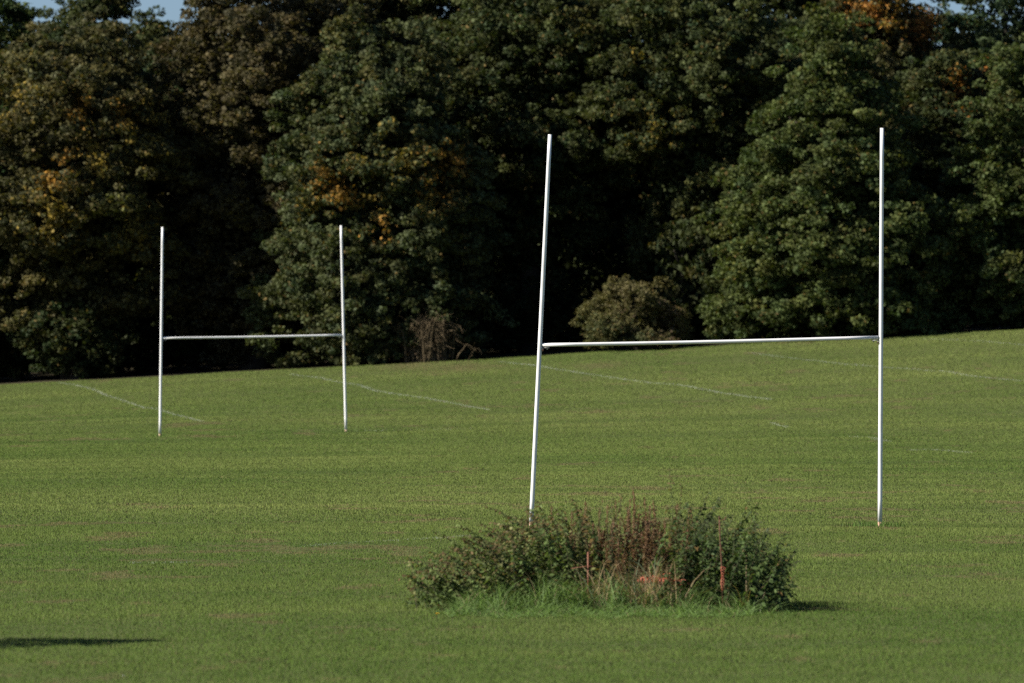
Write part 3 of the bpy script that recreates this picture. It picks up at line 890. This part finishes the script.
# ------------------------------------------------------------------ orange safety mesh, marker and pin
def net_sheet(name, label, fn, nu, nv, t, parent=None, cat='safety mesh'):
    g = Geo()
    for i in range(nu + 1):
        for j in range(nv + 1):
            if i < nu: g.tube([fn(i / nu, j / nv), fn((i + .5) / nu, j / nv), fn((i + 1) / nu, j / nv)], t, 4)
            if j < nv: g.tube([fn(i / nu, j / nv), fn(i / nu, (j + .5) / nv), fn(i / nu, (j + 1) / nv)], t * 0.8, 4)
    o = g.build(name, M_NET)
    tag(o, label, cat)
    return o


D0 = 82.45


def f_heap(u, v):
    px = 638 + 52 * u; hump = math.sin(math.pi * min(u * 1.05, 1)) ** 0.8
    base = 581 + 8 * max(0, u - 0.75) * 4 * 0.4
    y = D0 + 0.02 + 0.22 * v + 0.03 * math.sin(7 * u)
    z = wz(base, D0) + 0.12 * hump * v * (0.75 + 0.35 * math.sin(9 * u + 1)) + 0.012 * math.sin(23 * u + 9 * v)
    return np.array([wx(px, D0), y, z])


def f_fringe(u, v):
    px = 641 + 44 * u
    return np.array([wx(px, D0), D0 - 0.01 + 0.004 * math.sin(30 * u), wz(582 + 3 * u * u - 4.5 * v + 1.0 * math.sin(17 * u), D0)])


net_sheet('safety_mesh', 'crumpled orange plastic safety mesh fallen low in the weed clump', f_heap, 10, 4, 0.0034)
g = Geo()
pts = [f_fringe(u, 0.5) + np.array([0, -0.006, 0]) for u in np.linspace(0, 1, 24)]
for a in (0, .5, 1.0):
    g.tube([f_fringe(u, a) for u in np.linspace(0, 1, 24)], 0.005, 4)
for u in np.linspace(0, 1, 15):
    g.tube([f_fringe(u, 0), f_fringe(u + 0.01, 0.5), f_fringe(u, 1)], 0.006, 4)
tag(g.build('safety_mesh', M_NET), 'folded orange mesh strip along front of the fallen safety mesh', 'safety mesh')

# upright orange strip with a cross tie
root = empty('marker_stake', (wx(588, 82.6), 82.56, tz(wx(588, 82.56), 82.56)))
g = Geo()
X = wx(588, 82.56)
zb = tz(X, 82.56)
g.box((X, 82.56, (wz(555, 82.56) + zb) / 2), (0.016, 0.014, wz(556, 82.56) - zb + 0.08))
g.build('strip', M_FADED, root)
g = Geo()
g.tube([(wx(571, 82.56), 82.545, wz(568.5, 82.56)), (X, 82.543, wz(566, 82.56)), (wx(597, 82.56), 82.545, wz(567, 82.56))], 0.004, 6)
g.build('cross_tie', M_FADED, root)
tag(root, 'short upright orange marker strip with cross tie left of fallen mesh', 'marker')

# rusty fencing pin with hooked top
Y = 82.3
root = empty('fencing_pin', (wx(723, Y), Y, tz(wx(723, Y), Y)))
g = Geo()
xt = wx(719.5, Y); zt = wz(519, Y)
pts = [(wx(723.5, Y), Y, -0.1), (wx(722, Y), Y, wz(570, Y)), (wx(720, Y), Y, wz(535, Y)), (xt, Y, zt)]
g.tube(pts, 0.0085, 8)
g.build('rod', M_RUST, root, smooth=True)
g = Geo()
hk = [(xt, Y, zt - 0.002)]
for a in np.linspace(0, 1, 8):
    hk.append((xt + 0.012 + 0.058 * a, Y, zt - 0.018 * math.sin(math.pi * a) + 0.006 + 0.012 * (a > .9)))
hk.append((xt + 0.082, Y, zt + 0.022))
g.tube(hk, 0.007, 8)
g.box((xt - 0.002, Y, zt + 0.012), (0.022, 0.02, 0.028))
g.build('hook', M_RUST, root, smooth=False)
tag(root, 'thin rusty iron fencing pin with hooked top at right of weed clump', 'iron pin')


def f_wrap(u, v):
    a = u * 6.283
    r = 0.015 + 0.012 * math.sin(v * 5) ** 2
    cx = wx(723.2, Y) - 0.004
    return np.array([cx + r * math.cos(a), Y + r * math.sin(a), wz(590, Y) + 0.26 * v])


net_sheet('mesh_scrap', 'scrap of orange mesh wrapped round foot of the rusty pin', f_wrap, 5, 8, 0.0035, cat='safety mesh')


# ------------------------------------------------------------------ flowers on the turf
def flower(name, px, py, mat, r, label, cat, h):
    x, y = ground_at(px, py + h / 82 * 0)
    zg = tz(x, y)
    root = empty(name, (x, y, zg))
    g = Geo(); g.tube([(x, y, zg - 0.01), (x + 0.004, y, zg + h)], [0.0022, 0.0018], 5)
    g.build('flower_stalk', M_STEM, root)
    g = Geo()
    for ring, (n, rr, up) in enumerate(((18, r, 0.25), (14, r * 0.75, 0.6), (10, r * 0.45, 1.1))):
        for k in range(n):
            a = 6.283 * k / n + ring
            g.leaf((x + 0.004, y, zg + h), (math.cos(a), math.sin(a), up), (0, 0, 1), rr, rr * 0.42)
    g.build('flower_head', mat, root)
    tag(root, label, cat)


flower('dandelion', 437, 619, M_YELLOW, 0.032, 'yellow dandelion on the turf left of the long grass', 'flower', 0.055)
flower('daisy', 123, 681, M_WHITE, 0.016, 'tiny white daisy at bottom left of the field', 'flower', 0.045)

# the tree outside the left edge whose pointed shadow crosses the lower left corner
def shade_tree():
    D = 72.8; tip_x = -3.4; el = math.tan(rad(38))
    h = 5.6
    x = tip_x - h / el
    rng = np.random.default_rng(55)
    root = empty('young_tree', (x, D, tz(x, D)))
    n = 2600
    u = rng.uniform(0, 1, n) ** 0.8; th = rng.uniform(0, 6.283, n); r = (1 - u) ** 0.7 * 3.6 * rng.uniform(0.1, 1, n) ** 0.5 * (0.8 + 0.2 * np.sin(th * 5 + u * 30))
    pos = np.stack([x + r * np.cos(th), D + r * np.sin(th), 0.4 + u * (h - 0.4)], 1)
    nrm = unit(rng.normal(0, 1, (n, 3)) + np.array([0, 0, 0.8])); ax = np.stack([np.cos(th), np.sin(th), np.full(n, -0.3)], 1)
    V = leaf_cloud(pos, ax, nrm, rng.uniform(0.12, 0.25, n), np.full((n, 1), 0.5), rng)
    mesh_obj('crown', V, np.arange(len(V), dtype=np.int32).reshape(-1, 4), M_LEAF, root, np.array([0.035, 0.05, 0.02]) * rng.uniform(.7, 1.3, (n, 1)))
    g = Geo(); g.tube([(x, D, -0.1), (x, D, h * 0.5), (x, D, h * 0.96)], [0.1, 0.06, 0.01], 8)
    g.build('trunk', M_BARK, root, smooth=True)
    tag(root, 'bushy young tree standing beyond the left edge of the field', 'tree')


shade_tree()

# ------------------------------------------------------------------ light
SUN_EL, SUN_AZ = 38.0, 16.0     # azimuth measured from due left (-X) towards behind the camera
dx, dy, dz = -math.cos(rad(SUN_EL)) * math.cos(rad(SUN_AZ)), -math.cos(rad(SUN_EL)) * math.sin(rad(SUN_AZ)), math.sin(rad(SUN_EL))
from mathutils import Vector
L = bpy.data.lights.new('sun', 'SUN'); L.energy = 5.0; L.angle = rad(0.53); L.color = (1.0, 0.94, 0.84)
so = bpy.data.objects.new('sun', L); C.objects.link(so)
so.rotation_euler = Vector((-dx, -dy, -dz)).to_track_quat('-Z', 'Y').to_euler()
so.location = (-60, 40, 60)

w = bpy.data.worlds.new('World'); sc.world = w; w.use_nodes = True
nt = w.node_tree; nt.nodes.clear()
sky = nt.nodes.new('ShaderNodeTexSky'); sky.sky_type = 'NISHITA'; sky.sun_disc = False
sky.sun_elevation = rad(SUN_EL); sky.sun_rotation = math.atan2(dx, dy)
sky.air_density = 0.65; sky.dust_density = 0.8; sky.ozone_density = 5.2
bg = nt.nodes.new('ShaderNodeBackground'); bg.inputs['Strength'].default_value = 0.055
out = nt.nodes.new('ShaderNodeOutputWorld')
nt.links.new(sky.outputs[0], bg.inputs['Color']); nt.links.new(bg.outputs[0], out.inputs['Surface'])

# ------------------------------------------------------------------ camera
cam = bpy.data.cameras.new('camera'); co = bpy.data.objects.new('camera', cam); C.objects.link(co)
cam.sensor_width = 36.0; cam.lens = F / 1024 * 36.0
co.location = (0, 0, CAM_Z)
co.rotation_euler = (rad(90) - math.atan((341.5 - HOR) / F), 0, 0)
cam.clip_start = 1.0; cam.clip_end = 8000.0
cam.dof.use_dof = True; cam.dof.focus_distance = 118.0; cam.dof.aperture_fstop = 3.8
sc.camera = co

vs = sc.view_settings
vs.view_transform = 'Standard'; vs.look = 'None'; vs.gamma = 1.0; vs.exposure = 0.95; vs.use_curve_mapping = False
sc.cycles.use_denoising = False
sc.cycles.max_bounces = 6; sc.cycles.diffuse_bounces = 3; sc.cycles.glossy_bounces = 2; sc.cycles.transmission_bounces = 3
